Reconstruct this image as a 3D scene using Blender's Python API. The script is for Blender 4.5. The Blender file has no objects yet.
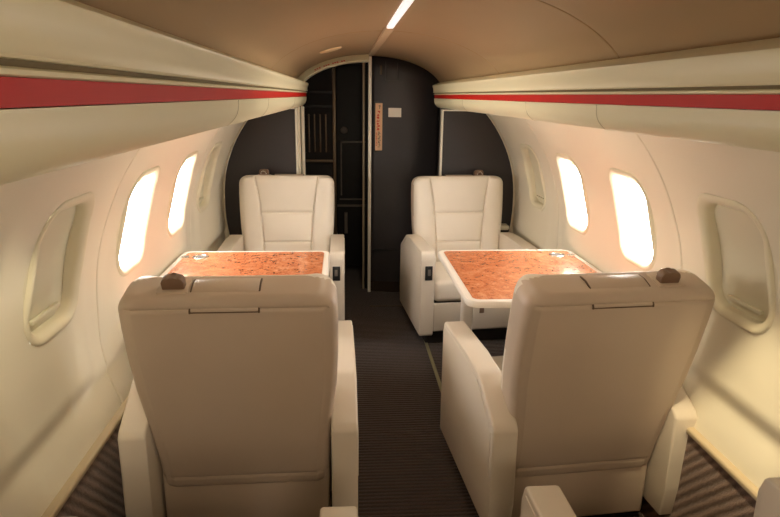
import bpy, bmesh, math, random
from mathutils import Vector, Matrix
random.seed(7)
PI = math.pi
C = bpy.context.scene.collection
sc = bpy.context.scene

# ------------------------------------------------------------------ materials
def mat(name, col, rough=.5, spec=.5, metal=0, bump=None, var=None, coat=0, emit=None, trans=0, sheen=0):
    m = bpy.data.materials.new(name); m.use_nodes = True
    nt = m.node_tree; b = nt.nodes['Principled BSDF']
    b.inputs['Base Color'].default_value = (*col, 1)
    b.inputs['Roughness'].default_value = rough
    b.inputs['Metallic'].default_value = metal
    b.inputs['Specular IOR Level'].default_value = spec
    b.inputs['Coat Weight'].default_value = coat
    b.inputs['Coat Roughness'].default_value = .03
    b.inputs['Sheen Weight'].default_value = sheen
    b.inputs['Transmission Weight'].default_value = trans
    tc = nt.nodes.new('ShaderNodeTexCoord')
    if emit:
        b.inputs['Emission Color'].default_value = (*emit[0], 1)
        b.inputs['Emission Strength'].default_value = emit[1]
    if var:
        n = nt.nodes.new('ShaderNodeTexNoise'); n.inputs['Scale'].default_value = var[0]; n.inputs['Detail'].default_value = 4
        nt.links.new(tc.outputs['Object'], n.inputs['Vector'])
        mx = nt.nodes.new('ShaderNodeMix'); mx.data_type = 'RGBA'
        mx.inputs[6].default_value = (*[c*(1-var[1]) for c in col], 1)
        mx.inputs[7].default_value = (*[min(1, c*(1+var[1])) for c in col], 1)
        nt.links.new(n.outputs['Fac'], mx.inputs[0]); nt.links.new(mx.outputs[2], b.inputs['Base Color'])
    if bump:
        kind, scale, strg, dist = bump
        if kind == 'voronoi':
            n = nt.nodes.new('ShaderNodeTexVoronoi'); n.inputs['Scale'].default_value = scale; out = n.outputs['Distance']
        else:
            n = nt.nodes.new('ShaderNodeTexNoise'); n.inputs['Scale'].default_value = scale; n.inputs['Detail'].default_value = 3; out = n.outputs['Fac']
        nt.links.new(tc.outputs['Object'], n.inputs['Vector'])
        bp = nt.nodes.new('ShaderNodeBump'); bp.inputs['Strength'].default_value = strg; bp.inputs['Distance'].default_value = dist
        nt.links.new(out, bp.inputs['Height']); nt.links.new(bp.outputs['Normal'], b.inputs['Normal'])
    return m

M = {}
M['panel'] = mat('cream_sidewall', (.80, .74, .60), .55, .3, bump=('noise', 900, .05, .0005), var=(3, .02))
M['bin'] = mat('cream_overhead', (.78, .73, .51), .4, .35, bump=('noise', 700, .05, .0005), var=(3, .02))
M['ceil'] = mat('tan_ceiling', (.41, .29, .165), .42, .35, bump=('noise', 400, .05, .0006), var=(2.5, .06))
M['groove'] = mat('olive_groove', (.22, .17, .09), .6, .3)
M['red'] = mat('red_stripe', (.52, .016, .010), .5, .2, var=(20, .05))
M['trimring'] = mat('cream_window_trim', (.78, .72, .55), .5, .3)
M['shade'] = mat('cream_window_shade', (.68, .64, .49), .5, .3, var=(6, .02))
M['leather'] = mat('cream_seat_leather', (.82, .745, .645), .42, .4, bump=('voronoi', 420, .12, .0006), var=(9, .03))
M['back'] = mat('shaded_rear_leather', (.56, .455, .36), .45, .4, bump=('voronoi', 420, .12, .0006), var=(9, .03))  # seat leather darkened: shade on the seat rears put into its colour
M['arm'] = mat('pale_arm_leather', (.69, .61, .51), .42, .4, bump=('voronoi', 420, .1, .0006), var=(9, .02))
M['hook'] = mat('brown_lever', (.20, .12, .075), .45, .4)
M['seam'] = mat('brown_seam', (.13, .085, .055), .6, .2)
M['chrome'] = mat('brushed_silver', (.75, .72, .68), .22, .5, 1)
M['dark'] = mat('dark_base', (.03, .026, .024), .6, .3)
M['blackpl'] = mat('black_plastic', (.015, .015, .016), .35, .5)
M['white'] = mat('white_enamel', (.82, .76, .68), .3, .5)
M['bulk'] = mat('charcoal_bulkhead', (.026, .022, .024), .45, .45, bump=('noise', 260, .15, .0008), var=(4, .12))
M['vest'] = mat('black_vestibule', (.004, .0035, .0035), .5, .3)
M['vest2'] = mat('dark_brown_veneer', (.007, .005, .004), .65, .2, var=(6, .2))
M['strip'] = mat('ivory_edge_trim', (.88, .84, .74), .35, .5)
M['dullstrip'] = mat('dull_brass_strip', (.10, .07, .042), .4, .5, .6)
M['jamb'] = mat('beige_jamb', (.34, .28, .19), .5, .3)
M['low_carpet'] = mat('brown_band_carpet', (.035, .024, .018), .9, .1)
M['joint'] = mat('bin_joint', (.48, .43, .29), .6, .2)
M['placard'] = mat('ivory_placard', (.85, .80, .70), .5, .3)
M['sign'] = mat('peach_sign', (.80, .50, .30), .5, .3)
M['signred'] = mat('red_lettering', (.62, .05, .03), .5, .3)
M['signgrey'] = mat('dark_lettering', (.10, .07, .06), .5, .3)
M['track'] = mat('olive_seat_track', (.30, .27, .15), .4, .5, .4)
M['rubber'] = mat('grey_strip', (.16, .14, .12), .5, .3)
M['lamp'] = mat('lamp_diffuser', (.9, .9, .95), .4, .3, emit=((1, .93, .92), .62))
M['cover'] = mat('tan_cover_strip', (.56, .41, .26), .4, .4)
M['lens'] = mat('dome_lens', (.8, .6, .36), .3, .4)
M['basebd'] = mat('tan_baseboard', (.52, .42, .28), .5, .3)

def carpet(name, c1, c2, per):
    m = mat(name, c1, .95, .1, sheen=.2); nt = m.node_tree; b = nt.nodes['Principled BSDF']
    tc = nt.nodes.new('ShaderNodeTexCoord')
    w = nt.nodes.new('ShaderNodeTexWave'); w.wave_type = 'BANDS'; w.bands_direction = 'Y'
    w.inputs['Scale'].default_value = 2*PI/per/20*1.0
    w.inputs['Distortion'].default_value = 1.2; w.inputs['Detail'].default_value = 2; w.inputs['Detail Scale'].default_value = 6
    n = nt.nodes.new('ShaderNodeTexNoise'); n.inputs['Scale'].default_value = 260; n.inputs['Detail'].default_value = 3
    n2 = nt.nodes.new('ShaderNodeTexNoise'); n2.inputs['Scale'].default_value = 4
    for k in (w, n, n2): nt.links.new(tc.outputs['Object'], k.inputs['Vector'])
    a = nt.nodes.new('ShaderNodeMath'); a.operation = 'MULTIPLY_ADD'; a.inputs[1].default_value = .55
    nt.links.new(n.outputs['Fac'], a.inputs[0]); 
    h = nt.nodes.new('ShaderNodeMath'); h.operation = 'MULTIPLY'; h.inputs[1].default_value = .6
    nt.links.new(w.outputs['Fac'], h.inputs[0]); nt.links.new(h.outputs[0], a.inputs[2])
    mx = nt.nodes.new('ShaderNodeMix'); mx.data_type = 'RGBA'
    mx.inputs[6].default_value = (*c1, 1); mx.inputs[7].default_value = (*c2, 1)
    nt.links.new(a.outputs[0], mx.inputs[0]); nt.links.new(mx.outputs[2], b.inputs['Base Color'])
    bp = nt.nodes.new('ShaderNodeBump'); bp.inputs['Strength'].default_value = .9; bp.inputs['Distance'].default_value = .006
    nt.links.new(a.outputs[0], bp.inputs['Height']); nt.links.new(bp.outputs['Normal'], b.inputs['Normal'])
    return m
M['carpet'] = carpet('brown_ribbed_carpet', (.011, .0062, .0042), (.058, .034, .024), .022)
M['carpetw'] = carpet('lit_side_carpet', (.09, .054, .040), (.30, .20, .16), .031)  # same carpet lightened: strong light on the sides put into its colour

m_ = carpet_rot = M['carpetw'].node_tree
_tc = [n for n in m_.nodes if n.type == 'TEX_COORD'][-1]; _w = [n for n in m_.nodes if n.type == 'TEX_WAVE'][0]
_mp = m_.nodes.new('ShaderNodeMapping'); _mp.inputs['Rotation'].default_value = (math.radians(-42), 0, 0)
_src = _w.inputs['Vector'].links[0].from_socket
m_.links.new(_src, _mp.inputs['Vector']); m_.links.new(_mp.outputs['Vector'], _w.inputs['Vector'])
def glass():
    m = bpy.data.materials.new('window_glass'); m.use_nodes = True; nt = m.node_tree; nt.nodes.clear()
    o = nt.nodes.new('ShaderNodeOutputMaterial'); mx = nt.nodes.new('ShaderNodeMixShader'); t = nt.nodes.new('ShaderNodeBsdfTransparent'); g = nt.nodes.new('ShaderNodeBsdfGlossy')
    t.inputs['Color'].default_value = (.98, .98, .98, 1); g.inputs['Roughness'].default_value = .02; mx.inputs[0].default_value = .06
    nt.links.new(t.outputs[0], mx.inputs[1]); nt.links.new(g.outputs[0], mx.inputs[2]); nt.links.new(mx.outputs[0], o.inputs[0]); return m
M['glass'] = glass()
def pull():
    m = mat('translucent_pull', (.8, .72, .5), .4, .3); b = m.node_tree.nodes['Principled BSDF']
    b.inputs['Subsurface Weight'].default_value = .35; b.inputs['Subsurface Radius'].default_value = (.05, .045, .03); b.inputs['Subsurface Scale'].default_value = 1
    return m
M['pull'] = pull()
def burl():
    m = mat('burl_veneer', (.6, .2, .06), .25, .5, coat=1.0); nt = m.node_tree; b = nt.nodes['Principled BSDF']
    tc = nt.nodes.new('ShaderNodeTexCoord')
    n = nt.nodes.new('ShaderNodeTexNoise'); n.inputs['Scale'].default_value = 9; n.inputs['Detail'].default_value = 8; n.inputs['Roughness'].default_value = .72; n.inputs['Distortion'].default_value = 2.6
    n2 = nt.nodes.new('ShaderNodeTexNoise'); n2.inputs['Scale'].default_value = 55; n2.inputs['Detail'].default_value = 6; n2.inputs['Distortion'].default_value = 1.6
    v = nt.nodes.new('ShaderNodeTexVoronoi'); v.inputs['Scale'].default_value = 30
    mp = nt.nodes.new('ShaderNodeMapping'); mp.inputs['Scale'].default_value = (1, 1.0, 1)
    nt.links.new(tc.outputs['Object'], mp.inputs['Vector'])
    for k in (n, n2): nt.links.new(mp.outputs['Vector'], k.inputs['Vector'])
    nt.links.new(n.outputs['Color'], v.inputs['Vector'])
    r = nt.nodes.new('ShaderNodeValToRGB'); e = r.color_ramp.elements
    e[0].position = .30; e[0].color = (.42, .10, .035, 1); e[1].position = .68; e[1].color = (.90, .40, .20, 1)
    x = e.new(.48); x.color = (.72, .235, .09, 1)
    nt.links.new(n.outputs['Fac'], r.inputs['Fac'])
    r2 = nt.nodes.new('ShaderNodeValToRGB'); e = r2.color_ramp.elements
    e[0].position = .30; e[0].color = (.55, .38, .32, 1); e[1].position = .50; e[1].color = (1, 1, 1, 1)
    nt.links.new(n2.outputs['Fac'], r2.inputs['Fac'])
    mx = nt.nodes.new('ShaderNodeMix'); mx.data_type = 'RGBA'; mx.blend_type = 'MULTIPLY'; mx.inputs[0].default_value = 1
    nt.links.new(r.outputs['Color'], mx.inputs[6]); nt.links.new(r2.outputs['Color'], mx.inputs[7])
    nt.links.new(mx.outputs[2], b.inputs['Base Color'])
    return m
M['burl'] = burl()

# ------------------------------------------------------------------ helpers
def mesh_obj(name, verts, faces, m, parent=None, smooth=True, loc=None, angle=40):
    me = bpy.data.meshes.new(name); me.from_pydata([tuple(v) for v in verts], [], faces); me.validate()
    bm = bmesh.new(); bm.from_mesh(me); bmesh.ops.recalc_face_normals(bm, faces=bm.faces)
    if smooth:
        for f in bm.faces: f.smooth = True
        for e in bm.edges:
            if len(e.link_faces) == 2 and e.calc_face_angle(0) > math.radians(angle): e.smooth = False
    bm.to_mesh(me); bm.free()
    o = bpy.data.objects.new(name, me); C.objects.link(o)
    if m: me.materials.append(m)
    if parent: o.parent = parent
    if loc: o.location = loc
    return o
def bm_obj(name, bm, m, parent=None, angle=40):
    bmesh.ops.recalc_face_normals(bm, faces=bm.faces)
    for f in bm.faces: f.smooth = True
    for e in bm.edges:
        if len(e.link_faces) == 2 and e.calc_face_angle(0) > math.radians(angle): e.smooth = False
    me = bpy.data.meshes.new(name); bm.to_mesh(me); bm.free()
    o = bpy.data.objects.new(name, me); C.objects.link(o); me.materials.append(m)
    if parent: o.parent = parent
    return o
def add_box(bm, x0, x1, y0, y1, z0, z1, r=0, seg=3):
    t = bmesh.new()
    bmesh.ops.create_cube(t, size=1)
    for v in t.verts:
        v.co = ((x0+x1)/2+v.co.x*(x1-x0), (y0+y1)/2+v.co.y*(y1-y0), (z0+z1)/2+v.co.z*(z1-z0))
    if r: bmesh.ops.bevel(t, geom=list(t.edges), offset=r, segments=seg, profile=.5, affect='EDGES')
    me = bpy.data.meshes.new('t'); t.to_mesh(me); t.free(); bm.from_mesh(me); bpy.data.meshes.remove(me)
def box(name, x0, x1, y0, y1, z0, z1, m, parent=None, r=0, seg=3):
    bm = bmesh.new(); add_box(bm, x0, x1, y0, y1, z0, z1, r, seg); return bm_obj(name, bm, m, parent)
def loft(name, loops, m, parent=None, cap0=True, cap1=True, close=True, angle=40):
    n = len(loops[0]); v = []; f = []
    for L in loops: v += L
    for k in range(len(loops)-1):
        for i in range(n if close else n-1):
            j = (i+1) % n; f.append((k*n+i, k*n+j, (k+1)*n+j, (k+1)*n+i))
    if cap0: f.append(tuple(range(n)))
    if cap1: f.append(tuple((len(loops)-1)*n+i for i in range(n)))
    return mesh_obj(name, v, f, m, parent, angle=angle)
def rrect(hx, hy, r, seg=8):
    r = min(r, hx*.999, hy*.999); pts = []
    for cx, cy, a0 in ((hx-r, hy-r, 0), (-hx+r, hy-r, 90), (-hx+r, -hy+r, 180), (hx-r, -hy+r, 270)):
        for k in range(seg+1):
            a = math.radians(a0+90*k/seg); pts.append((cx+r*math.cos(a), cy+r*math.sin(a)))
    return pts
def prism(name, pts2, axis, a, b, m, parent=None, r=0, seg=3, angle=40):
    """extrude a 2-D outline along an axis from a to b, bevelled"""
    bm = bmesh.new()
    def P(p, t): return {'x': (t, p[0], p[1]), 'y': (p[0], t, p[1]), 'z': (p[0], p[1], t)}[axis]
    v0 = [bm.verts.new(P(p, a)) for p in pts2]; v1 = [bm.verts.new(P(p, b)) for p in pts2]; n = len(pts2)
    bm.faces.new(v0); bm.faces.new(v1[::-1])
    for i in range(n): bm.faces.new((v0[i], v1[i], v1[(i+1) % n], v0[(i+1) % n]))
    if r: bmesh.ops.bevel(bm, geom=list(bm.edges), offset=r, segments=seg, profile=.5, affect='EDGES', clamp_overlap=True)
    return bm_obj(name, bm, m, parent, angle)
def tube(name, pts, r, m, parent=None, n=10):
    loops = []
    for i, p in enumerate(pts):
        p = Vector(p); d = (Vector(pts[min(i+1, len(pts)-1)])-Vector(pts[max(i-1, 0)])).normalized()
        a = d.orthogonal().normalized(); b = d.cross(a)
        if i and abs(d.dot(Vector((0, 0, 1)))) < .99:
            pass
        loops.append([tuple(p+r*(math.cos(t*2*PI/n)*a+math.sin(t*2*PI/n)*b)) for t in range(n)])
    return loft(name, loops, m, parent)
def empty(name, loc, rz=0, label=None, cat=None, group=None, kind=None):
    o = bpy.data.objects.new(name, None); C.objects.link(o); o.location = loc; o.rotation_euler.z = rz
    o.empty_display_size = .1
    tag(o, label, cat, group, kind); return o
def tag(o, label=None, cat=None, group=None, kind=None):
    if label: o['label'] = label
    if cat: o['category'] = cat
    if group: o['group'] = group
    if kind: o['kind'] = kind
    return o
def interp(tab, t):
    if t <= tab[0][0]: return tab[0][1]
    for (a, u), (b, v) in zip(tab, tab[1:]):
        if t <= b:
            s = (t-a)/(b-a); return u+(v-u)*s
    return tab[-1][1]
def sstep(a, b, t):
    t = max(0, min(1, (t-a)/(b-a))); return t*t*(3-2*t)

# ------------------------------------------------------------------ cabin shell
YB, YF, YP = -1.6, 4.27, 4.70       # rear end, forward side bulkheads, forward partition
PROF = [(0, .955), (.03, .985), (.1, .998), (.45, 1.01), (.58, 1.03), (.70, 1.045), (.88, 1.045), (1.0, 1.032), (1.12, 1.0), (1.25, .943), (1.37, .867), (1.45, .80), (1.53, .72), (1.58, .66)]
def catm(tab, t):
    n = len(tab)
    for i in range(n-1):
        if t <= tab[i+1][0] or i == n-2:
            x0, y0 = tab[i]; x1, y1 = tab[i+1]
            m0 = (y1-tab[max(i-1, 0)][1])/(x1-tab[max(i-1, 0)][0]) if i else (y1-y0)/(x1-x0)
            m1 = (tab[min(i+2, n-1)][1]-y0)/(tab[min(i+2, n-1)][0]-x0)
            h = x1-x0; s = max(0, min(1, (t-x0)/h))
            return (2*s**3-3*s*s+1)*y0+(s**3-2*s*s+s)*h*m0+(-2*s**3+3*s*s)*y1+(s**3-s*s)*h*m1
SEAMS = [-1.29, -.62, .71, 2.05, 3.38]
SEAMS = [-.63, .71, 2.05, 3.38]
def wallx(y, z):
    x = catm(PROF, z)
    # raised lower dado and ribs between the recessed window pans
    lo = (1-sstep(.570, .655, z))*max(0, min(1, (z-.43)/.15))
    d = min(abs(y-s) for s in SEAMS)
    zz = max(0, min(1, (1.15-z)/.45))
    rib = (1-sstep(.07, .16, d))*zz
    x += .026*max(lo, rib*.7*min(1, max(0, (z-.43)/.15)))
    g = math.exp(-(d/.0035)**2)
    x += .010*g
    return x
WIN = {-1: [-.95, -.30, .37, 1.04, 1.71, 2.375, 3.035, 3.66], 1: [-.95, -.30, .37, 1.04, 1.71, 2.39, 3.06, 3.74]}
WZ, WH, WW = 1.065, .172, .138
OPEN = {-1: {0, 5, 6}, 1: {0, 5, 6}}
def frange(a, b, s):
    n = max(1, int(round((b-a)/s))); return [a+(b-a)*k/n for k in range(n+1)]
def make_wall(side, name):
    ys = set(round(y, 4) for y in frange(YB, YF, .02))
    for s in SEAMS:
        ys = {y for y in ys if abs(y-s) > .012}
        ys |= {round(s+d, 4) for d in (-.011, -.007, -.004, -.002, 0, .002, .004, .007, .011)}
    ys = sorted(ys); zs = frange(.44, 1.575, .0145)
    v = [(side*wallx(y, z), y, z) for y in ys for z in zs]; f = []; nz = len(zs)
    for i in range(len(ys)-1):
        for j in range(nz-1):
            yc = (ys[i]+ys[i+1])/2; zc = (zs[j]+zs[j+1])/2; skip = False
            for wy in WIN[side]:
                dy, dz = abs(yc-wy), abs(zc-WZ); hy, hz, r = WW+.020, WH+.020, .078
                if dy < hy and dz < hz:
                    ex, ez = max(0, dy-(hy-r)), max(0, dz-(hz-r))
                    if math.hypot(ex, ez) < r: skip = True
            if not skip: f.append((i*nz+j, (i+1)*nz+j, (i+1)*nz+j+1, i*nz+j+1))
    o = mesh_obj(name, v, f, M['panel']); tag(o, kind='structure')
    return o
wn = 0
def make_window(side, k, wy):
    global wn; wn += 1
    root = empty('window_%d' % wn, (side*1.04, wy, WZ), kind='structure')
    def loop(g, out, slant=0):
        r = .07+g
        pts = rrect(WW+g, WH+g, max(r, .02), 9)
        return [(side*(wallx(wy+a, WZ+b) if False else catm(PROF, WZ+b)+out)-side*1.04, a, b) for a, b in pts]
    L = [loop(.062, .010), loop(.034, .005), loop(.032, -.003), loop(.028, -.0065), loop(.021, -.0075), loop(.014, -.005), loop(.007, .000), loop(.002, .006), loop(.0, .014), loop(-.001, .034), loop(-.002, .05)]
    loft('window_trim', L, M['trimring'], root, False, False)
    if k in OPEN[side]:
        # raised shade showing its pull at the top of the opening
        g = loft('shade_pull', [[(side*(catm(PROF, WZ+WH-.005)+.034)-side*1.04+side*d, a*.055, WH-.006+b) for a, b in ((-1, 0), (-.8, -.016), (.8, -.016), (1, 0))] for d in (-.003, .003)], M['pull'], root)
        gl = [(side*(catm(PROF, WZ+b)+.046)-side*1.04, a, b) for a, b in rrect(WW-.001, WH-.001, .068, 9)]
        mesh_obj('pane', gl, [tuple(range(len(gl)))], M['glass'], root).modifiers.new('t', 'SOLIDIFY').thickness = .002
    else:
        N = 14; v = []; f = []
        for i in range(N+1):
            for j in range(N+1):
                a = (-1+2*i/N)*(WW+.012); b = (-1+2*j/N)*(WH+.012)
                v.append((side*(catm(PROF, WZ+b)+.036)-side*1.04, a, b))
        for i in range(N):
            for j in range(N): f.append((i*(N+1)+j, (i+1)*(N+1)+j, (i+1)*(N+1)+j+1, i*(N+1)+j+1))
        s = mesh_obj('window_shade', v, f, M['shade'], root)
        md = s.modifiers.new('t', 'SOLIDIFY'); md.thickness = .003; md.offset = 0
        zb = -WH+.034
        bm = bmesh.new()
        xx = side*(catm(PROF, WZ+zb)+.024)-side*1.04
        add_box(bm, xx-.007, xx+.007, -.085, .085, zb-.007, zb+.007, .004, 2)
        bm_obj('shade_pull', bm, M['shade'], root)
    return root
wl = make_wall(-1, 'wall_left'); wr = make_wall(1, 'wall_right')
for side in (-1, 1):
    for k, wy in enumerate(WIN[side]): make_window(side, k, wy)

# carpeted lower sidewall, baseboard trim and floor
def low_carpet(side, name):
    ys = frange(YB, YF, .1); zs = [0, .005, .012, .03, .06, .1, .2, .3, .4, .44]
    v = [(side*(catm(PROF, z)-.012), y, z) for y in ys for z in zs]; nz = len(zs)
    f = [(i*nz+j, (i+1)*nz+j, (i+1)*nz+j+1, i*nz+j+1) for i in range(len(ys)-1) for j in range(nz-1)]
    return tag(mesh_obj(name, v, f, M['carpetw']), kind='structure')
low_carpet(-1, 'trim_1'); low_carpet(1, 'trim_2')
for side, nm in ((-1, 'baseboard_left'), (1, 'baseboard_right')):
    x = catm(PROF, .44)-.022
    pts = [(side*(x-.001), .430), (side*(x-.001), .444), (side*(x+.004), .449), (side*(x+.045), .449), (side*(x+.045), .430)]
    tag(prism(nm, pts, 'y', YB, YF, M['basebd'], r=.002, seg=2), kind='structure')
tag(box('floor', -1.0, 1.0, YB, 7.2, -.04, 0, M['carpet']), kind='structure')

# ceiling with a centre crease and panel seams
def ceilz(x): return 1.545+.288*math.sqrt(max(0, 1-(abs(x)/.572)**2.0))
CS = [.55, 1.95, 3.35, 4.05]
ys = set(round(y, 4) for y in frange(YB, 4.73, .05))
CSEAM = [-.7, 1.62, 2.88]
for s in CSEAM:
    ys = {y for y in ys if abs(y-s) > .012} | {round(s+d, 4) for d in (-.01, -.005, -.0025, 0, .0025, .005, .01)}
ys = sorted(ys); xs = [.571*math.sin(PI/2*k/40) for k in range(-40, 41)] + []
xs = sorted(set([round(x, 5) for x in xs]+[-.006, -.003, .003, .006]))
v = []
for y in ys:
    d = min(abs(y-s) for s in CSEAM); g = .008*math.exp(-(d/.003)**2)
    for x in xs: v.append((x, y, ceilz(x)+(g if x > 0 or y > 2.5 else 0)*(.5 if y > 2.5 else 1)+(.004*math.exp(-(x/.003)**2))))
nx = len(xs)
f = [(i*nx+j, (i+1)*nx+j, (i+1)*nx+j+1, i*nx+j+1) for i in range(len(ys)-1) for j in range(nx-1)]
ce = mesh_obj('ceiling', v, f, M['ceil']); tag(ce, kind='structure')
md = ce.modifiers.new('t', 'SOLIDIFY'); md.thickness = .02; md.offset = 1
# closing shell outside the ceiling (keeps daylight out above the bins)
for s, nm in ((-1, 'trim_3'), (1, 'trim_4')):
    pts = [(s*.575, 1.53), (s*.585, 1.56), (s*.66, 1.57), (s*.75, 1.53), (s*.86, 1.50), (s*.90, 1.50), (s*.80, 1.64), (s*.60, 1.74), (s*.30, 1.90), (s*.28, 1.86), (s*.55, 1.72), (s*.565, 1.53)]
    tag(prism(nm, pts, 'y', YB, YP, M['vest']), kind='structure')

# overhead bins
def overhead(side, name, label):
    root = empty(name, (side*.46, YB, 1.47), label=label, cat='overhead bin')
    y0, y1 = 0, 4.47-YB
    def pr(nm, pts, m, a=y0, b=y1, r=0): return prism(nm, [(side*(x-.46), z-1.47) for x, z in pts], 'y', a, b, m, root, r=r, angle=50)
    pr('upper_panel', [(.452, 1.630), (.445, 1.626), (.444, 1.620), (.449, 1.606), (.4515, 1.595), (.452, 1.583), (.450, 1.577), (.452, 1.574), (.56, 1.574), (.56, 1.66), (.49, 1.645)], M['bin'])
    pr('groove', [(.462, 1.5745), (.462, 1.5665), (.55, 1.5665), (.55, 1.5745)], M['groove'])
    pr('ledge_strip', [(.4555, 1.566), (.458, 1.568), (.55, 1.568), (.55, 1.5605), (.4575, 1.5605), (.4555, 1.562)], M['bin'])
    pr('red_stripe', [(.4595, 1.5600), (.4615, 1.5365), (.55, 1.5365), (.55, 1.5600)], M['red'])
    low = [(.4595, 1.5355), (.4600, 1.532)]
    for k in range(9):
        a = k/8; low.append((.460+.030*a**2.2, 1.532-.060*a**.8))
    for k in range(1, 7):
        a = k/6; low.append((.490+.05*a, 1.472-.006*math.sin(a*PI/2)+.004*a))
    low += [(.75, 1.478), (.80, 1.49), (.80, 1.54), (.6, 1.55), (.55, 1.5355)]
    pr('lower_panel', low, M['bin'])
    # thin joint lines between neighbouring bin doors
    for yy in (-.3, 1.57, 2.2, 3.4):
        bm = bmesh.new()
        q = prism('panel_joint', [(side*(x-.46), z-1.47) for x, z in [(.4585, 1.5345), (.4590, 1.532)]+[(x-.0006, z-.0006) for x, z in low[2:18]]+[(.56, 1.48), (.56, 1.53)]], 'y', yy-YB-.0012, yy-YB+.0012, M['joint'], root)
        bm.free()
    return root
overhead(-1, 'overhead_bin', 'long cream overhead bin with red stripe above the left windows')
overhead(1, 'overhead_bin', 'long cream overhead bin with red stripe above the right windows')

# rear wall behind the camera
tag(box('wall_rear', -1.1, 1.1, YB-.05, YB, 0, 1.9, M['panel']), kind='structure')

# ------------------------------------------------------------------ forward bulkheads
def outline_pts(side, inner, zbot=0, ztop=1.47):
    pts = []
    zs = frange(zbot, ztop, .06)
    for z in zs: pts.append((side*(catm(PROF, z)+.02), z))
    pts += [(side*inner, ztop), (side*inner, zbot)]
    return pts
for side, inner, nm in ((-1, .53, 'wall_front_left'), (1, .50, 'wall_front_right')):
    o = prism(nm, outline_pts(side, inner), 'y', 4.27, 4.31, M['bulk']); tag(o, kind='structure')
    # ivory edge trim up the inner edge and along the top
    bm = bmesh.new()
    xi = side*inner
    add_box(bm, min(xi, xi-side*.012), max(xi, xi-side*.012), 4.262, 4.315, .02, 1.462, .004, 2)
    add_box(bm, min(xi, side*.8), max(xi, side*.8), 4.264, 4.315, 1.452, 1.462, .003, 2)
    bm_obj('edge_trim', bm, M['strip'], o)
    # wall lining rim between bulkhead and sidewall
    L = []
    for z in frange(.45, 1.5, .05): L.append(z)
    vv = []; ff = []
    for z in L:
        x = catm(PROF, z)
        for dx, yy in ((-.010, 4.255), (-.014, 4.262), (-.010, 4.269), (.02, 4.269), (.02, 4.20)): vv.append((side*(x+dx), yy, z))
    for i in range(len(L)-1):
        for j in range(4): ff.append((i*5+j, i*5+j+1, (i+1)*5+j+1, (i+1)*5+j))
    mesh_obj('lining_rim', vv, ff, M['panel'], o)
# cream jamb posts left of the doorway
o = box('trim_5', -.525, -.50, 4.31, 4.36, 0, 1.47, M['panel'], r=.008); tag(o, kind='structure')
o = box('trim_6', -.50, -.475, 4.38, 4.43, 0, 1.47, M['panel'], r=.008); tag(o, kind='structure')
o = box('trim_7', .487, .497, 4.33, 4.345, 0, 1.47, M['rubber'], r=.002); tag(o, kind='structure')
o = box('trim_8', -.56, -.53, 4.31, 4.74, 0, 1.62, M['vest2']); tag(o, kind='structure')
o = box('trim_9', .53, .56, 4.31, 4.74, 0, 1.62, M['vest']); tag(o, kind='structure')
# side shells closing the space between bulkheads and partition
for s, nm in ((-1, 'trim_10'), (1, 'trim_11')):
    o = box(nm, min(s*.53, s*1.1), max(s*.53, s*1.1), 4.74, 4.78, 0, 1.9, M['vest']); tag(o, kind='structure')

# forward partition: gently bowed charcoal panel right of the doorway
pts = []
for k in range(17):
    x = .012+.53*k/16; pts.append((x, 4.70-.05*math.sin(PI*min(1, k/16*1.0))*.8+.09*max(0, (k/16-.6))**2))
v = []; f = []; zs = frange(0, 1, .05)
for x, y in pts:
    zt = ceilz(min(x, .56))-.001
    for t in zs: v.append((x, y, t*zt))
nz = len(zs)
for i in range(len(pts)-1):
    for j in range(nz-1): f.append((i*nz+j, (i+1)*nz+j, (i+1)*nz+j+1, i*nz+j+1))
part = mesh_obj('door_1', v, f, M['bulk']); tag(part, kind='structure')
md = part.modifiers.new('t', 'SOLIDIFY'); md.thickness = .02; md.offset = -1 if False else 0
box('edge_strip', -.010, .014, 4.655, 4.712, 0, 1.83, M['strip'], part, .003)
box('panel_seam', .03, .50, 4.648, 4.668, .352, .358, M['blackpl'], part)
vk = [(x, y-.013) for x, y in pts]
prism('carpet_band', vk+[(x, y+.004) for x, y in vk[::-1]], 'z', 0, .088, M['low_carpet'], part)  # added band in carpet colour, standing in for the floor before the partition
box('latch', .075, .090, 4.650, 4.68, 1.70, 1.765, M['dullstrip'], part, .003)
bm = bmesh.new()
add_box(bm, .118, .121, 4.650, 4.672, 1.66, 1.80); add_box(bm, .205, .208, 4.642, 4.668, 1.66, 1.785); add_box(bm, .118, .208, 4.644, 4.670, 1.66, 1.663)
bm_obj('hatch_outline', bm, M['blackpl'], part)
def plane_y(x): # front face of the partition at x
    k = (x-.012)/.53; return 4.70-.04*math.sin(PI*min(1, k))+.09*max(0, k-.6)**2-.010
# sign with vertical red lettering and a blank placard
sg = box('wall_sign', .044, .103, plane_y(.07)-.006, plane_y(.07)+.004, 1.142, 1.495, M['sign'], None, .001, 1)
tag(sg, 'narrow peach sign with vertical red lettering on the charcoal partition', 'sign')
bm = bmesh.new(); add_box(bm, .036, .111, plane_y(.07)-.003, plane_y(.07)+.006, 1.125, 1.512, .001, 1); bm_obj('sign_backing', bm, M['blackpl'], sg)
def glyphs(name, x0, x1, z0, z1, n, y, m, parent, w=.004):
    """small illegible strokes, as the lettering reads in the photograph"""
    bm = bmesh.new(); h = (z1-z0)/n
    for k in range(n):
        zc = z0+h*(k+.5)
        for q in range(3):
            if random.random() < .5:
                xa = x0+(x1-x0)*random.random()*.4; xb = xa+(x1-x0)*(.45+.15*random.random())
                add_box(bm, xa, xb, y-.001, y+.002, zc-h*.3+q*h*.25, zc-h*.3+q*h*.25+w)
            else:
                xa = x0+(x1-x0)*(.1+.7*random.random()); add_box(bm, xa, xa+w, y-.001, y+.002, zc-h*.38, zc+h*.3)
    return bm_obj(name, bm, m, parent)
yy = plane_y(.07)-.007
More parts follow.
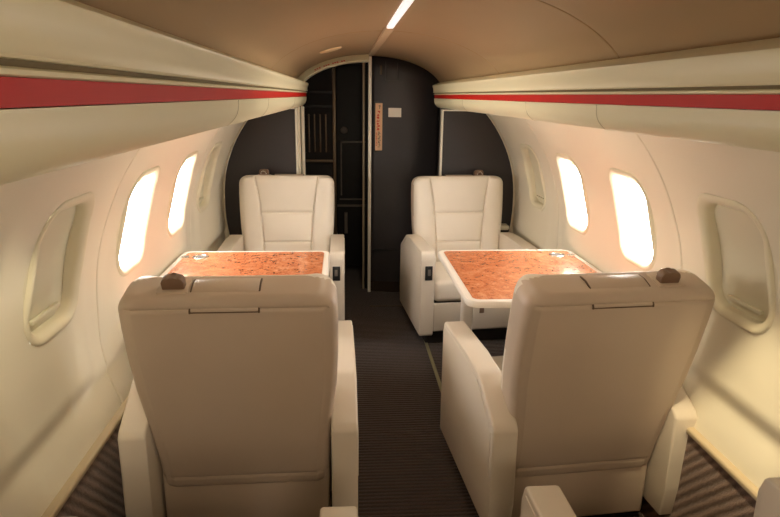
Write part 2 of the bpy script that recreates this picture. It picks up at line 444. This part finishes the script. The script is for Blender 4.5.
glyphs('red_lettering', .051, .085, 1.29, 1.440, 7, yy, M['signred'], sg, .005)
glyphs('small_lettering', .062, .088, 1.165, 1.285, 12, yy, M['signgrey'], sg, .0022)
glyphs('small_red_lettering', .048, .060, 1.175, 1.28, 9, yy, M['signred'], sg, .003)
bm = bmesh.new(); add_box(bm, .074, .078, yy-.001, yy+.002, 1.452, 1.482); add_box(bm, .066, .086, yy-.001, yy+.002, 1.472, 1.476)
bm_obj('arrow_mark', bm, M['signgrey'], sg)
pl = box('placard', .141, .239, plane_y(.19)-.005, plane_y(.19)+.004, 1.394, 1.461, M['placard'], None, .001, 1)
tag(pl, 'small blank ivory placard on the charcoal partition right of the peach sign', 'placard')

# cream arch over the doorway
def arch(side_pts, w, name):
    L = []
    for (x, z, nx_, nz_) in side_pts:
        L.append([(x+nx_*a, y, z+nz_*a) for a, y in ((0, 4.52), (0, 4.50), (-.006, 4.494), (-w+.006, 4.47), (-w, 4.475), (-w-.004, 4.50), (-w-.004, 4.56), (0, 4.56))])
    return loft(name, L, M['bin'])
sp = []
for k in range(25):
    x = -.560+(.545)*k/24; z = ceilz(x)-.001
    dx = 1e-3; sl = (ceilz(x+dx)-ceilz(x-dx))/(2*dx); n = Vector((-sl, 1)).normalized(); sp.append((x, z, n.x, n.y))
ar = arch(sp, .048, 'trim_12'); tag(ar, kind='structure')
bm = bmesh.new()
for k in range(14):
    x = -.40+.22*k/14; z = ceilz(x)-.033
    if k % 4 != 3: add_box(bm, x, x+.011, 4.470, 4.476, z-.0025, z+.0045)
bm_obj('red_lettering', bm, M['signred'], ar)
# right doorway jambs beside the partition edge
o = box('trim_13', -.050, -.034, 4.74, 4.80, 0, 1.84, M['jamb'], r=.004); tag(o, kind='structure')
o = box('trim_14', -.028, -.008, 4.76, 4.80, 0, 1.84, M['vest2']); tag(o, kind='structure')

# vestibule beyond the doorway
tag(box('wall_vestibule_left', -1.02, -.98, 4.74, 7.2, 0, 1.9, M['vest']), kind='structure')
tag(box('wall_vestibule_right', .0, .04, 4.713, 7.2, 0, 1.9, M['vest']), kind='structure')
tag(box('wall_vestibule_front', -1.02, .04, 7.2, 7.24, 0, 1.9, M['vest']), kind='structure')
tag(box('wall_header', -1.02, 1.05, 4.54, 7.24, 1.85, 1.9, M['vest']), kind='structure')
tag(box('wall_daylight_block', .0, 1.05, 4.716, 4.738, 1.55, 1.92, M['vest']), kind='structure')  # unseen box added behind the partition top to block stray daylight
gal = empty('galley_cabinet', (-.52, 4.95, 0), label='dark galley cabinet with upright slats left inside the doorway', cat='cabinet')
box('body', -.2, .235, 0, .5, 0, 1.80, M['vest2'], gal)
box('edge_strip', .235, .262, -.01, .03, 0, 1.79, M['dullstrip'], gal, .003)
for z in (1.02, 1.45, 1.56): box('shelf_edge', -.1, .235, -.012, .0, z, z+.02, M['dullstrip'] if z < 1.4 else M['vest'], gal, .002)
for x in (.04, .085, .13, .175): box('slat', x, x+.012, -.008, .0, 1.10, 1.40, M['dullstrip'], gal, .002)
box('lower_panel', -.1, .22, -.006, .0, .25, 1.0, M['vest2'], gal, .003)
cd = empty('closet_door', (-.255, 5.25, 0), label='black door with round latch and framed lower panel beyond the doorway', cat='door')
box('door_panel', 0, .26, 0, .03, .62, 1.80, M['vest'], cd)
bm = bmesh.new()
for a in ((.03, .26, 1.155, 1.17), (.03, .042, .70, 1.17), (.02, .26, .66, .672), (0, .26, .60, .618)): add_box(bm, a[0], a[1], -.008, .002, a[2], a[3])
bm_obj('panel_frame', bm, M['rubber'], cd)
L = [[(.062+r*math.cos(t*PI/12), y, 1.26+r*math.sin(t*PI/12)) for t in range(24)] for r, y in ((.03, 0), (.03, -.008), (.024, -.012), (.021, -.008), (.012, -.008), (.010, -.014))]
loft('round_latch', L, M['rubber'], cd)
box('lower_fitting', .06, .09, -.02, .0, .36, .55, M['rubber'], cd, .004)
box('lower_door_panel', 0, .26, .005, .03, .05, .60, M['vest'], cd)

# threshold and seat track
tag(box('threshold_strip', -.01, .30, 4.305, 4.318, .0, .006, M['dullstrip'], None, .002), 'thin metal threshold strip across the aisle floor near the partition', 'threshold')
tr = tag(box('seat_track', .318, .338, 1.9, 4.25, 0, .006, M['track'], None, .002), 'olive metal seat track along the floor right of the aisle', 'seat track')

# ceiling lights
cl = empty('ceiling_light', (0, .2, 1.829), label='slim white strip light along the ceiling centre', cat='light')
box('diffuser', -.014, .014, 0, 2.50, -.005, .006, M['lamp'], cl, .003)
box('cover_strip', -.020, .020, 2.51, 4.28, -.008, .006, M['cover'], cl, .004)
dl = empty('dome_light', (-.268, 3.60, ceilz(-.268)-.004), label='small shallow oval light in the tan ceiling left of centre', cat='light')
sl = math.atan((ceilz(-.267)-ceilz(-.269))/.002); dl.rotation_euler.y = -sl
L = [[(r*.065*math.cos(t*PI/16), r*.05*math.sin(t*PI/16), z) for t in range(32)] for r, z in ((1, .004), (1, -.002), (.9, -.006), (.5, -.009), (.05, -.010))]
loft('lens', L, M['lens'], dl)

# ------------------------------------------------------------------ seats
def back_slices(a_fn, thick, z0, z1, n, groove=None, per=26):
    """stack of rounded slices; a_fn(t) half width; rounded top"""
    loops = []
    H = z1-z0; R = .055
    ts = [k/n for k in range(n+1)]
    zlist = [z0+H*t for t in ts if z0+H*t < z1-R]
    for k in range(0, 11): zlist.append(z1-R+R*math.sin(k/10*PI/2*.985))
    for z in zlist:
        e = 0
        if z > z1-R:
            s = (z-(z1-R))/R; e = R*(1-math.sqrt(max(0, 1-s*s)))
        a = a_fn((z-z0)/H)
        # corner rounding in elevation, larger than the fore-aft rounding
        RC = .085; ec = 0
        if z > z1-RC:
            s = (z-(z1-RC))/RC; ec = RC*(1-math.sqrt(max(0, 1-s*s)))
        hx = a-ec; hy = thick/2-e*.62
        loop = []
        pts = densify(rrect(hx, hy, min(.045, hy*.95), 6), .012 if groove else .03)
        loop = pts
        loops.append((z, hx, hy, loop))
    return loops
def densify(pts, step): return pts
def pillow(name, a_fn, thick, z0, z1, m, parent, nz=70, nx=72, front=None, rear=None, RC=.056, R=.036, foot=.02):
    """closed upholstered slab in the x-z plane: per-slice superellipse ring with displacement callbacks"""
    zl = [z0+foot*(1-math.cos(k/5*PI/2)) for k in range(5)]
    zz = z0+foot
    top = z1-max(R, RC)
    zl += frange(zz, top, (top-zz)/nz)[0:]
    for k in range(1, 17): zl.append(top+(z1-top)*math.sin(k/16*PI/2*.993))
    loops = []
    for z in zl:
        a = a_fn((z-z0)/(z1-z0)); ec = e = 0
        if z > z1-RC: s = (z-(z1-RC))/RC; ec = RC*(1-math.sqrt(max(0, 1-s*s)))
        if z > z1-R: s = (z-(z1-R))/R; e = R*(1-math.sqrt(max(0, 1-s*s)))
        if z < z0+foot: s = (z0+foot-z)/foot; e = ec = foot*.8*(1-math.sqrt(max(0, 1-s*s)))
        hx = a-ec; hy = thick/2-e*.7; r = min(.042, hy*.9); loop = []
        # front side from +x to -x, then rear side back
        def side_pts(sgn):
            out = []
            for k in range(nx+1):
                x = hx*math.cos(PI*k/nx) if False else hx*(1-2*k/nx)
                out.append(x)
            return out
        flat = hx-r
        def ring(sgn):
            o = []
            for k in range(7):
                t = PI/2*k/6; o.append((flat+r*math.cos(t), (hy-r)+r*math.sin(t)))
            for k in range(1, nx): o.append((flat-2*flat*k/nx, hy))
            for k in range(7):
                t = PI/2+PI/2*k/6; o.append((-flat+r*math.cos(t), (hy-r)+r*math.sin(t)))
            return o
        F = ring(1)
        for x, y in F:
            loop.append((x, y+(front(x, z) if front and y > hy*.5 else 0), z))
        for x, y in F[::-1]:
            loop.append((x, -y+(rear(x, z) if rear and y > hy*.5 else 0), z))
        loops.append(loop)
    return loft(name, loops, m, parent, angle=50)

BT = .150
def seat_back(parent, recline, by=0):
    piv = bpy.data.objects.new('backrest', None)
    z0, z1 = -.02, .752
    def aw(t): # half width from bottom to top
        return interp([(0, .284), (.2, .289), (.42, .305), (.55, .315), (.7, .320), (.85, .321), (1, .317)], t)
    def bolster_x(z): return interp([(0, .155), (.3, .163), (.55, .180), (.752, .212)], z)
    seams = [.22, .30, .505]
    def front(x, z):
        bx = bolster_x(z); d = 0
        ax = abs(x)
        d -= .010*math.exp(-((ax-bx)/.0045)**2)
        if ax < bx:
            for s in seams[1:]: d -= .009*math.exp(-((z-s)/.005)**2)
            # quilted crown of each cushion panel
            lo = max([0]+[s for s in seams[1:] if s <= z]); hi = min([.752]+[s for s in seams[1:] if s > z])
            u = (z-lo)/(hi-lo); d += .010*math.sin(PI*max(0, min(1, u)))**.6*(1-(ax/bx)**4)-.006
        else:
            w = .319-bx; u = max(0, min(1, (ax-bx)/w)); d += .020*math.sin(PI*min(1, u*.85+.08))-.002
        return d*(1 if z > .0 else 0)*(1-sstep(.735, .752, z))
    def rear(x, z):
        d = 0
        # welt line framing the rear panel and the lower cross seam
        ex = aw(max(0, min(1, (z-z0)/(z1-z0))))-.030; ax = abs(x)
        if z < .715: d += .0065*math.exp(-((ax-ex)/.0045)**2)
        if ax < ex: d += .006*math.exp(-((z-.712)/.0045)**2)
        if ax < ex:
            d += .0045*math.exp(-((z-.030)/.0035)**2)
            d -= .010*(1-(ax/ex)**4)*sstep(0, .2, z)*(1-sstep(.55, .72, z))
        return d
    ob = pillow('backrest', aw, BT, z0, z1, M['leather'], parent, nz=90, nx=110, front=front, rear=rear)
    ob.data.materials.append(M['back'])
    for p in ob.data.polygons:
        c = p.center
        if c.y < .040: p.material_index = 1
    ob.location = (0, -.20+by, .268); ob.rotation_euler.x = recline
    return ob
def seat(name, loc, rz, label, recline=.2, hook=1, panel_side=-1, W=.74, by=0, ah=0):
    """local +y is the way the seat faces; hook = window side, panel_side = aisle side"""
    root = empty(name, loc, rz, label=label, cat='seat', group='cream leather cabin seats')
    hw = W/2; aw_ = .088
    bk = seat_back(root, recline, by)
    # headrest flap wrapping over the top of the back
    path = []
    zt = .752; hy = BT/2
    for y, z in ((.052, zt-.006), (.030, zt+.004), (.0, zt+.008), (-.035, zt+.003), (-.055, zt-.012), (-.069, zt-.030), (-.0778, zt-.038), (-.0788, zt-.044)): path.append((y, z))
    inner = [(y*.86, z-.012) for y, z in path]
    ho = -.013*(1 if hook > 0 else .6)
    L = []
    for x in (-.098, -.095, .095, .098):
        sh = .003 if abs(x) > .096 else 0
        L.append([(x+ho, y, z-sh) for y, z in path]+[(x+ho, y, z) for y, z in inner[::-1]])
    loft('headrest_flap', L, M['back'], bk, angle=60)
    for xs_ in (-.0985+ho, .0985+ho):
        tube('flap_seam', [(xs_, y*1.0-.0008*(y < -.05), z-.0035) for y, z in path], .0030, M['seam'], bk, 8)
    tube('flap_seam', [(-.0985+ho, -.0785, zt-.0455), (0+ho, -.0785, zt-.0458), (.0985+ho, -.0785, zt-.0455)], .0022, M['seam'], bk, 8)
    # recline lever standing in a small recess on the window side
    hx = .158*hook
    q = box('lever_recess', hx-.045, hx+.045, -.045, .035, zt-.012, zt+.0035, M['back'], bk, .002)
    pts = [(-.032, 0), (-.034, .028), (-.028, .040), (-.016, .045), (-.006, .040), (.006, .040), (.018, .045), (.029, .038), (.033, .026), (.031, 0)]
    prism('recline_lever', [(hx+a, zt-.004+b) for a, b in pts], 'y', -.028, .004, M['hook'], bk, .005, 2)
    ringp = [(hx+.018*math.cos(t*PI/10), .018, zt+.006+.022*math.sin(t*PI/10)) for t in range(0, 11)]
    tube('lever_loop', ringp, .0035, M['chrome'], bk)
    # arms
    for s in (-1, 1):
        xo, xi = s*hw, s*(hw-aw_)
        prof = [(-.35, .085), (-.36, .20), (-.36, .485), (-.345, .505), (-.17, .604), (-.15, .610), (.0, .614), (.325, .612), (.338, .600), (.345, .56), (.345, .10), (.335, .085)]
        prof = [(y_, z_+(ah if z_ > .4 else 0)) for y_, z_ in prof]
        a = prism('armrest', prof, 'x', min(xo, xi), max(xo, xi), M['arm'], root, .011, 3, angle=35)
        # padded cap seam along the outer side
        bm = bmesh.new()
        if s == panel_side or True:
            ys_ = frange(-.12, .30, .03)
        bm.free()
        seam = [(x_, y_, z_+(ah if z_ > .4 else 0)) for x_, y_, z_ in [(s*(hw+.0005), -.335, .30), (s*(hw+.0005), -.335, .47), (s*(hw+.0005), -.165, .578), (s*(hw+.0005), -.02, .590), (s*(hw+.0005), .15, .592), (s*(hw+.0005), .315, .590)]]
        tube('piping', seam, .0022, M['arm'], a, 6)
        if s == panel_side:
            box('control_panel', min(xo-s*.026, xo-s*.072), max(xo-s*.026, xo-s*.072), .342, .350, .432+ah, .522+ah, M['blackpl'], a, .003)
            box('switch', min(xo-s*.042, xo-s*.060), max(xo-s*.042, xo-s*.060), .349, .354, .462+ah, .502+ah, M['rubber'], a, .002)
        if s == -panel_side and by:
            box('control_slot', min(xo-s*.03, xo-s*.065), max(xo-s*.03, xo-s*.065), .20, .30, .610+ah, .6155+ah, M['blackpl'], a, .003)
    # cushion and lower box
    xw = hw-aw_-.004
    def cushion():
        nx_, ny_ = 30, 26; L = []
        bm = bmesh.new(); add_box(bm, -xw, xw, -.13, .325, .30, .445, .035, 5)
        bmesh.ops.subdivide_edges(bm, edges=[e for e in bm.edges if e.calc_length() > .1], cuts=7, use_grid_fill=True)
        for v in bm.verts:
            if v.co.z > .40: v.co.z += .022*max(0, 1-(v.co.x/xw)**2)*max(0, 1-((v.co.y-.1)/.23)**2)
        return bm_obj('seat_cushion', bm, M['leather'], root)
    cushion()
    box('seat_box', -xw, xw, -.16, .31, .10, .292, M['arm'], root, .012)
    box('seat_pan', -xw+.01, xw-.01, -.15, .30, .285, .305, M['dark'], root)
    box('box_latch', -.02-.03, .01-.03, .308, .316, .215, .25, M['hook'], root, .003)
    box('base', -hw+.06, hw-.06, -.22, .26, .0, .11, M['dark'], root, .01)
    box('rear_fairing', -xw+.004, xw-.004, -.262, -.13, .035, .285, M['back'], root, .012)
    return root
D = math.radians
seat('cabin_seat', (-.545, 2.11, 0), D(.8), 'cream leather seat seen from behind, front of the picture on the left', .235, hook=-1, panel_side=1, W=.765)
seat('cabin_seat', (.628, 2.11, 0), D(4.5), 'cream leather seat seen from behind, front of the picture on the right', .235, hook=1, panel_side=-1, W=.742)
seat('cabin_seat', (-.583, 3.87, 0), D(180), 'cream leather seat facing the viewer behind the left table', .10, hook=1, panel_side=-1, W=.77, ah=.02)
seat('cabin_seat', (.615, 3.87, 0), D(180+5), 'cream leather seat facing the viewer behind the right table', .10, hook=-1, panel_side=1, W=.755, ah=.025)
seat('cabin_seat', (-.535, .895, 0), 0, 'nearest left seat showing only its arm tips at the bottom edge', .30, by=-.10, hook=-1, panel_side=1, W=.725)
seat('cabin_seat', (.612, .945, 0), 0, 'nearest right seat showing only its arm tips at the bottom edge', .30, by=-.15, hook=1, panel_side=-1, W=.725)

# ------------------------------------------------------------------ tables
def table(loc, xa, xb, ya, yb, aisle, label, ped):
    root = empty('folding_table', loc, label=label, cat='table')
    cx, cy = (xa+xb)/2, (ya+yb)/2; hx, hy = (xb-xa)/2, (yb-ya)/2
    def L(g, z): return [(cx+a-loc[0], cy+b-loc[1], z) for a, b in rrect(hx+g, hy+g, .055+g, 8)]
    loft('table_top', [L(-.012, .719), L(-.004, .721), L(0, .727), L(0, .741), L(-.004, .748), L(-.010, .750), L(-.0125, .750), L(-.016, .749)], M['white'], root)
    def B(g, z): return [(cx+a-loc[0], cy+b-loc[1], z) for a, b in rrect(hx+g, hy+g, .030, 8)]
    loft('burl_inlay', [B(-.031, .740), B(-.031, .7505), B(-.0315, .7512)], M['burl'], root)
    # cup holders set flush in the window-side far corner
    wx = -aisle
    for dx, rad in ((0.095, .042), (.158, .020)):
        px = (xb if wx > 0 else xa)-wx*dx-loc[0]; py = 2.985-loc[1]
        if rad < .03: px = (xb if wx > 0 else xa)-wx*.075-loc[0]+wx*-.0
        ox = px if rad > .03 else (xb if wx > 0 else xa)-wx*.040-loc[0]
        if rad > .03: ox = (xb if wx > 0 else xa)-wx*.115-loc[0]
        R = [[(ox+r*rad*math.cos(t*PI/16), py+r*rad*math.sin(t*PI/16), z) for t in range(32)] for r, z in ((1.0, .7505), (1.0, .7535), (.95, .7550), (.86, .7550), (.82, .7530), (.80, .7518), (.05, .7518))]
        h = loft('cup_holder', R, M['chrome'], root)
        h2 = loft('cup_well', [[(ox+r*rad*math.cos(t*PI/16), py+r*rad*math.sin(t*PI/16), z) for t in range(32)] for r, z in ((.78, .7515), (.78, .7524), (.05, .7524))], M['rubber'], h)
    # pedestal leg with foot and hinge block
    lx, ly = ped
    loft('pedestal', [[(lx+a-loc[0], ly+b-loc[1], z) for a, b in rrect(.032, .028, .02, 5)] for z in (.012, .30, .712)], M['white'], root)
    loft('foot', [[(lx+a*k-loc[0], ly+b*k-loc[1], z) for a, b in rrect(.07, .09, .04, 5)] for k, z in ((1, .0), (1, .01), (.85, .022), (.5, .028))], M['white'], root)
    box('hinge_block', cx-.18-loc[0], cx+.18-loc[0], cy-.05-loc[1], cy+.05-loc[1], .690, .713, M['dark'], root, .006)
    box('wall_bracket', min(wx*.93, wx*1.018)-loc[0], max(wx*.93, wx*1.018)-loc[0], cy-.12-loc[1], cy+.12-loc[1], .60, .713, M['white'], root, .01)
    return root
table((-.65, 2.7, 0), -1.036, -.272, 2.27, 3.115, 1, 'left table with glossy orange burl top and white rim', (-.45, 2.95))
table((.67, 2.7, 0), .298, 1.036, 2.265, 3.115, -1, 'right table with glossy orange burl top and white rim', (.445, 2.95))

# cream side ledge behind the far right seat
tag(box('side_ledge', .925, .995, 4.17, 4.262, .62, .655, M['panel'], None, .012), 'small cream side ledge beside the far right seat', 'ledge')

# ------------------------------------------------------------------ light
w = bpy.data.worlds.new('World'); sc.world = w; w.use_nodes = True
bg = w.node_tree.nodes['Background']; bg.inputs['Color'].default_value = (1, .972, .94, 1); bg.inputs['Strength'].default_value = 19
def area(name, loc, rot, sx, sy, power, col, portal=False, spread=180):
    l = bpy.data.lights.new(name, 'AREA'); l.shape = 'RECTANGLE'; l.size = sx; l.size_y = sy; l.energy = power; l.color = col
    if portal: l.cycles.is_portal = True
    l.spread = math.radians(spread)
    o = bpy.data.objects.new(name, l); C.objects.link(o); o.location = loc; o.rotation_euler = rot; return o
for side in (-1, 1):
    for k in OPEN[side]:
        area('window_portal', (side*1.10, WIN[side][k], WZ), (0, side*PI/2, 0), .36, .30, 1, (1, 1, 1), True)
# warm fill lights added: one unseen behind the camera, one under the ceiling
area('cabin_fill', (0, -.9, 1.78), (D(25), 0, 0), .5, .5, 19, (1, .80, .58))
area('cabin_fill', (0, 2.9, 1.80), (0, 0, 0), .04, 2.0, 5, (1, .85, .65))
# unseen warm spots added under the bins to brighten the lower sidewalls
def spot(name, loc, tgt, power, ang, col):
    l = bpy.data.lights.new(name, 'SPOT'); l.energy = power; l.color = col; l.spot_size = D(ang); l.spot_blend = .8; l.shadow_soft_size = .02
    o = bpy.data.objects.new(name, l); C.objects.link(o); o.location = loc
    o.rotation_euler = (Vector(tgt)-Vector(loc)).to_track_quat('-Z', 'Y').to_euler(); return o
spot('sidewall_spot', (.74, 1.42, 1.45), (1.01, 1.60, .42), 40, 34, (1, .82, .50))
spot('sidewall_spot', (-.72, 1.25, 1.45), (-1.04, 1.60, .75), 9, 42, (1, .88, .62))

# ------------------------------------------------------------------ camera
f_ = 600.; CXp, CYp = 390., 258.5
vx, vy = 343., 95.; _r = .0145; dx, dy = vx-CXp, vy-CYp
VX, VY = CXp+dx*math.cos(_r)+dy*math.sin(_r), CYp+dy*math.cos(_r)-dx*math.sin(_r)
pitch = math.atan((CYp-VY)/f_); yaw = math.atan((CXp-VX)/f_*math.cos(pitch))
cp, sp_, cy_, sy_ = math.cos(pitch), math.sin(pitch), math.cos(yaw), math.sin(yaw)
F = Vector((sy_*cp, cy_*cp, -sp_)); R0 = Vector((cy_, -sy_, 0)); U0 = Vector((sy_*sp_, cy_*sp_, cp))
R = R0*math.cos(_r)+U0*math.sin(_r); U = U0*math.cos(_r)-R0*math.sin(_r)
cam = bpy.data.cameras.new('camera'); cam.sensor_width = 36; cam.lens = f_/780*36; cam.clip_start = .02
co = bpy.data.objects.new('camera', cam); C.objects.link(co)
m4 = Matrix((( R.x, U.x, -F.x, -.2), (R.y, U.y, -F.y, 0), (R.z, U.z, -F.z, 1.55), (0, 0, 0, 1)))
co.matrix_world = m4; sc.camera = co
sc.view_settings.view_transform = 'Standard'; sc.view_settings.look = 'None'; sc.view_settings.gamma = 1
sc.view_settings.exposure = 0.3
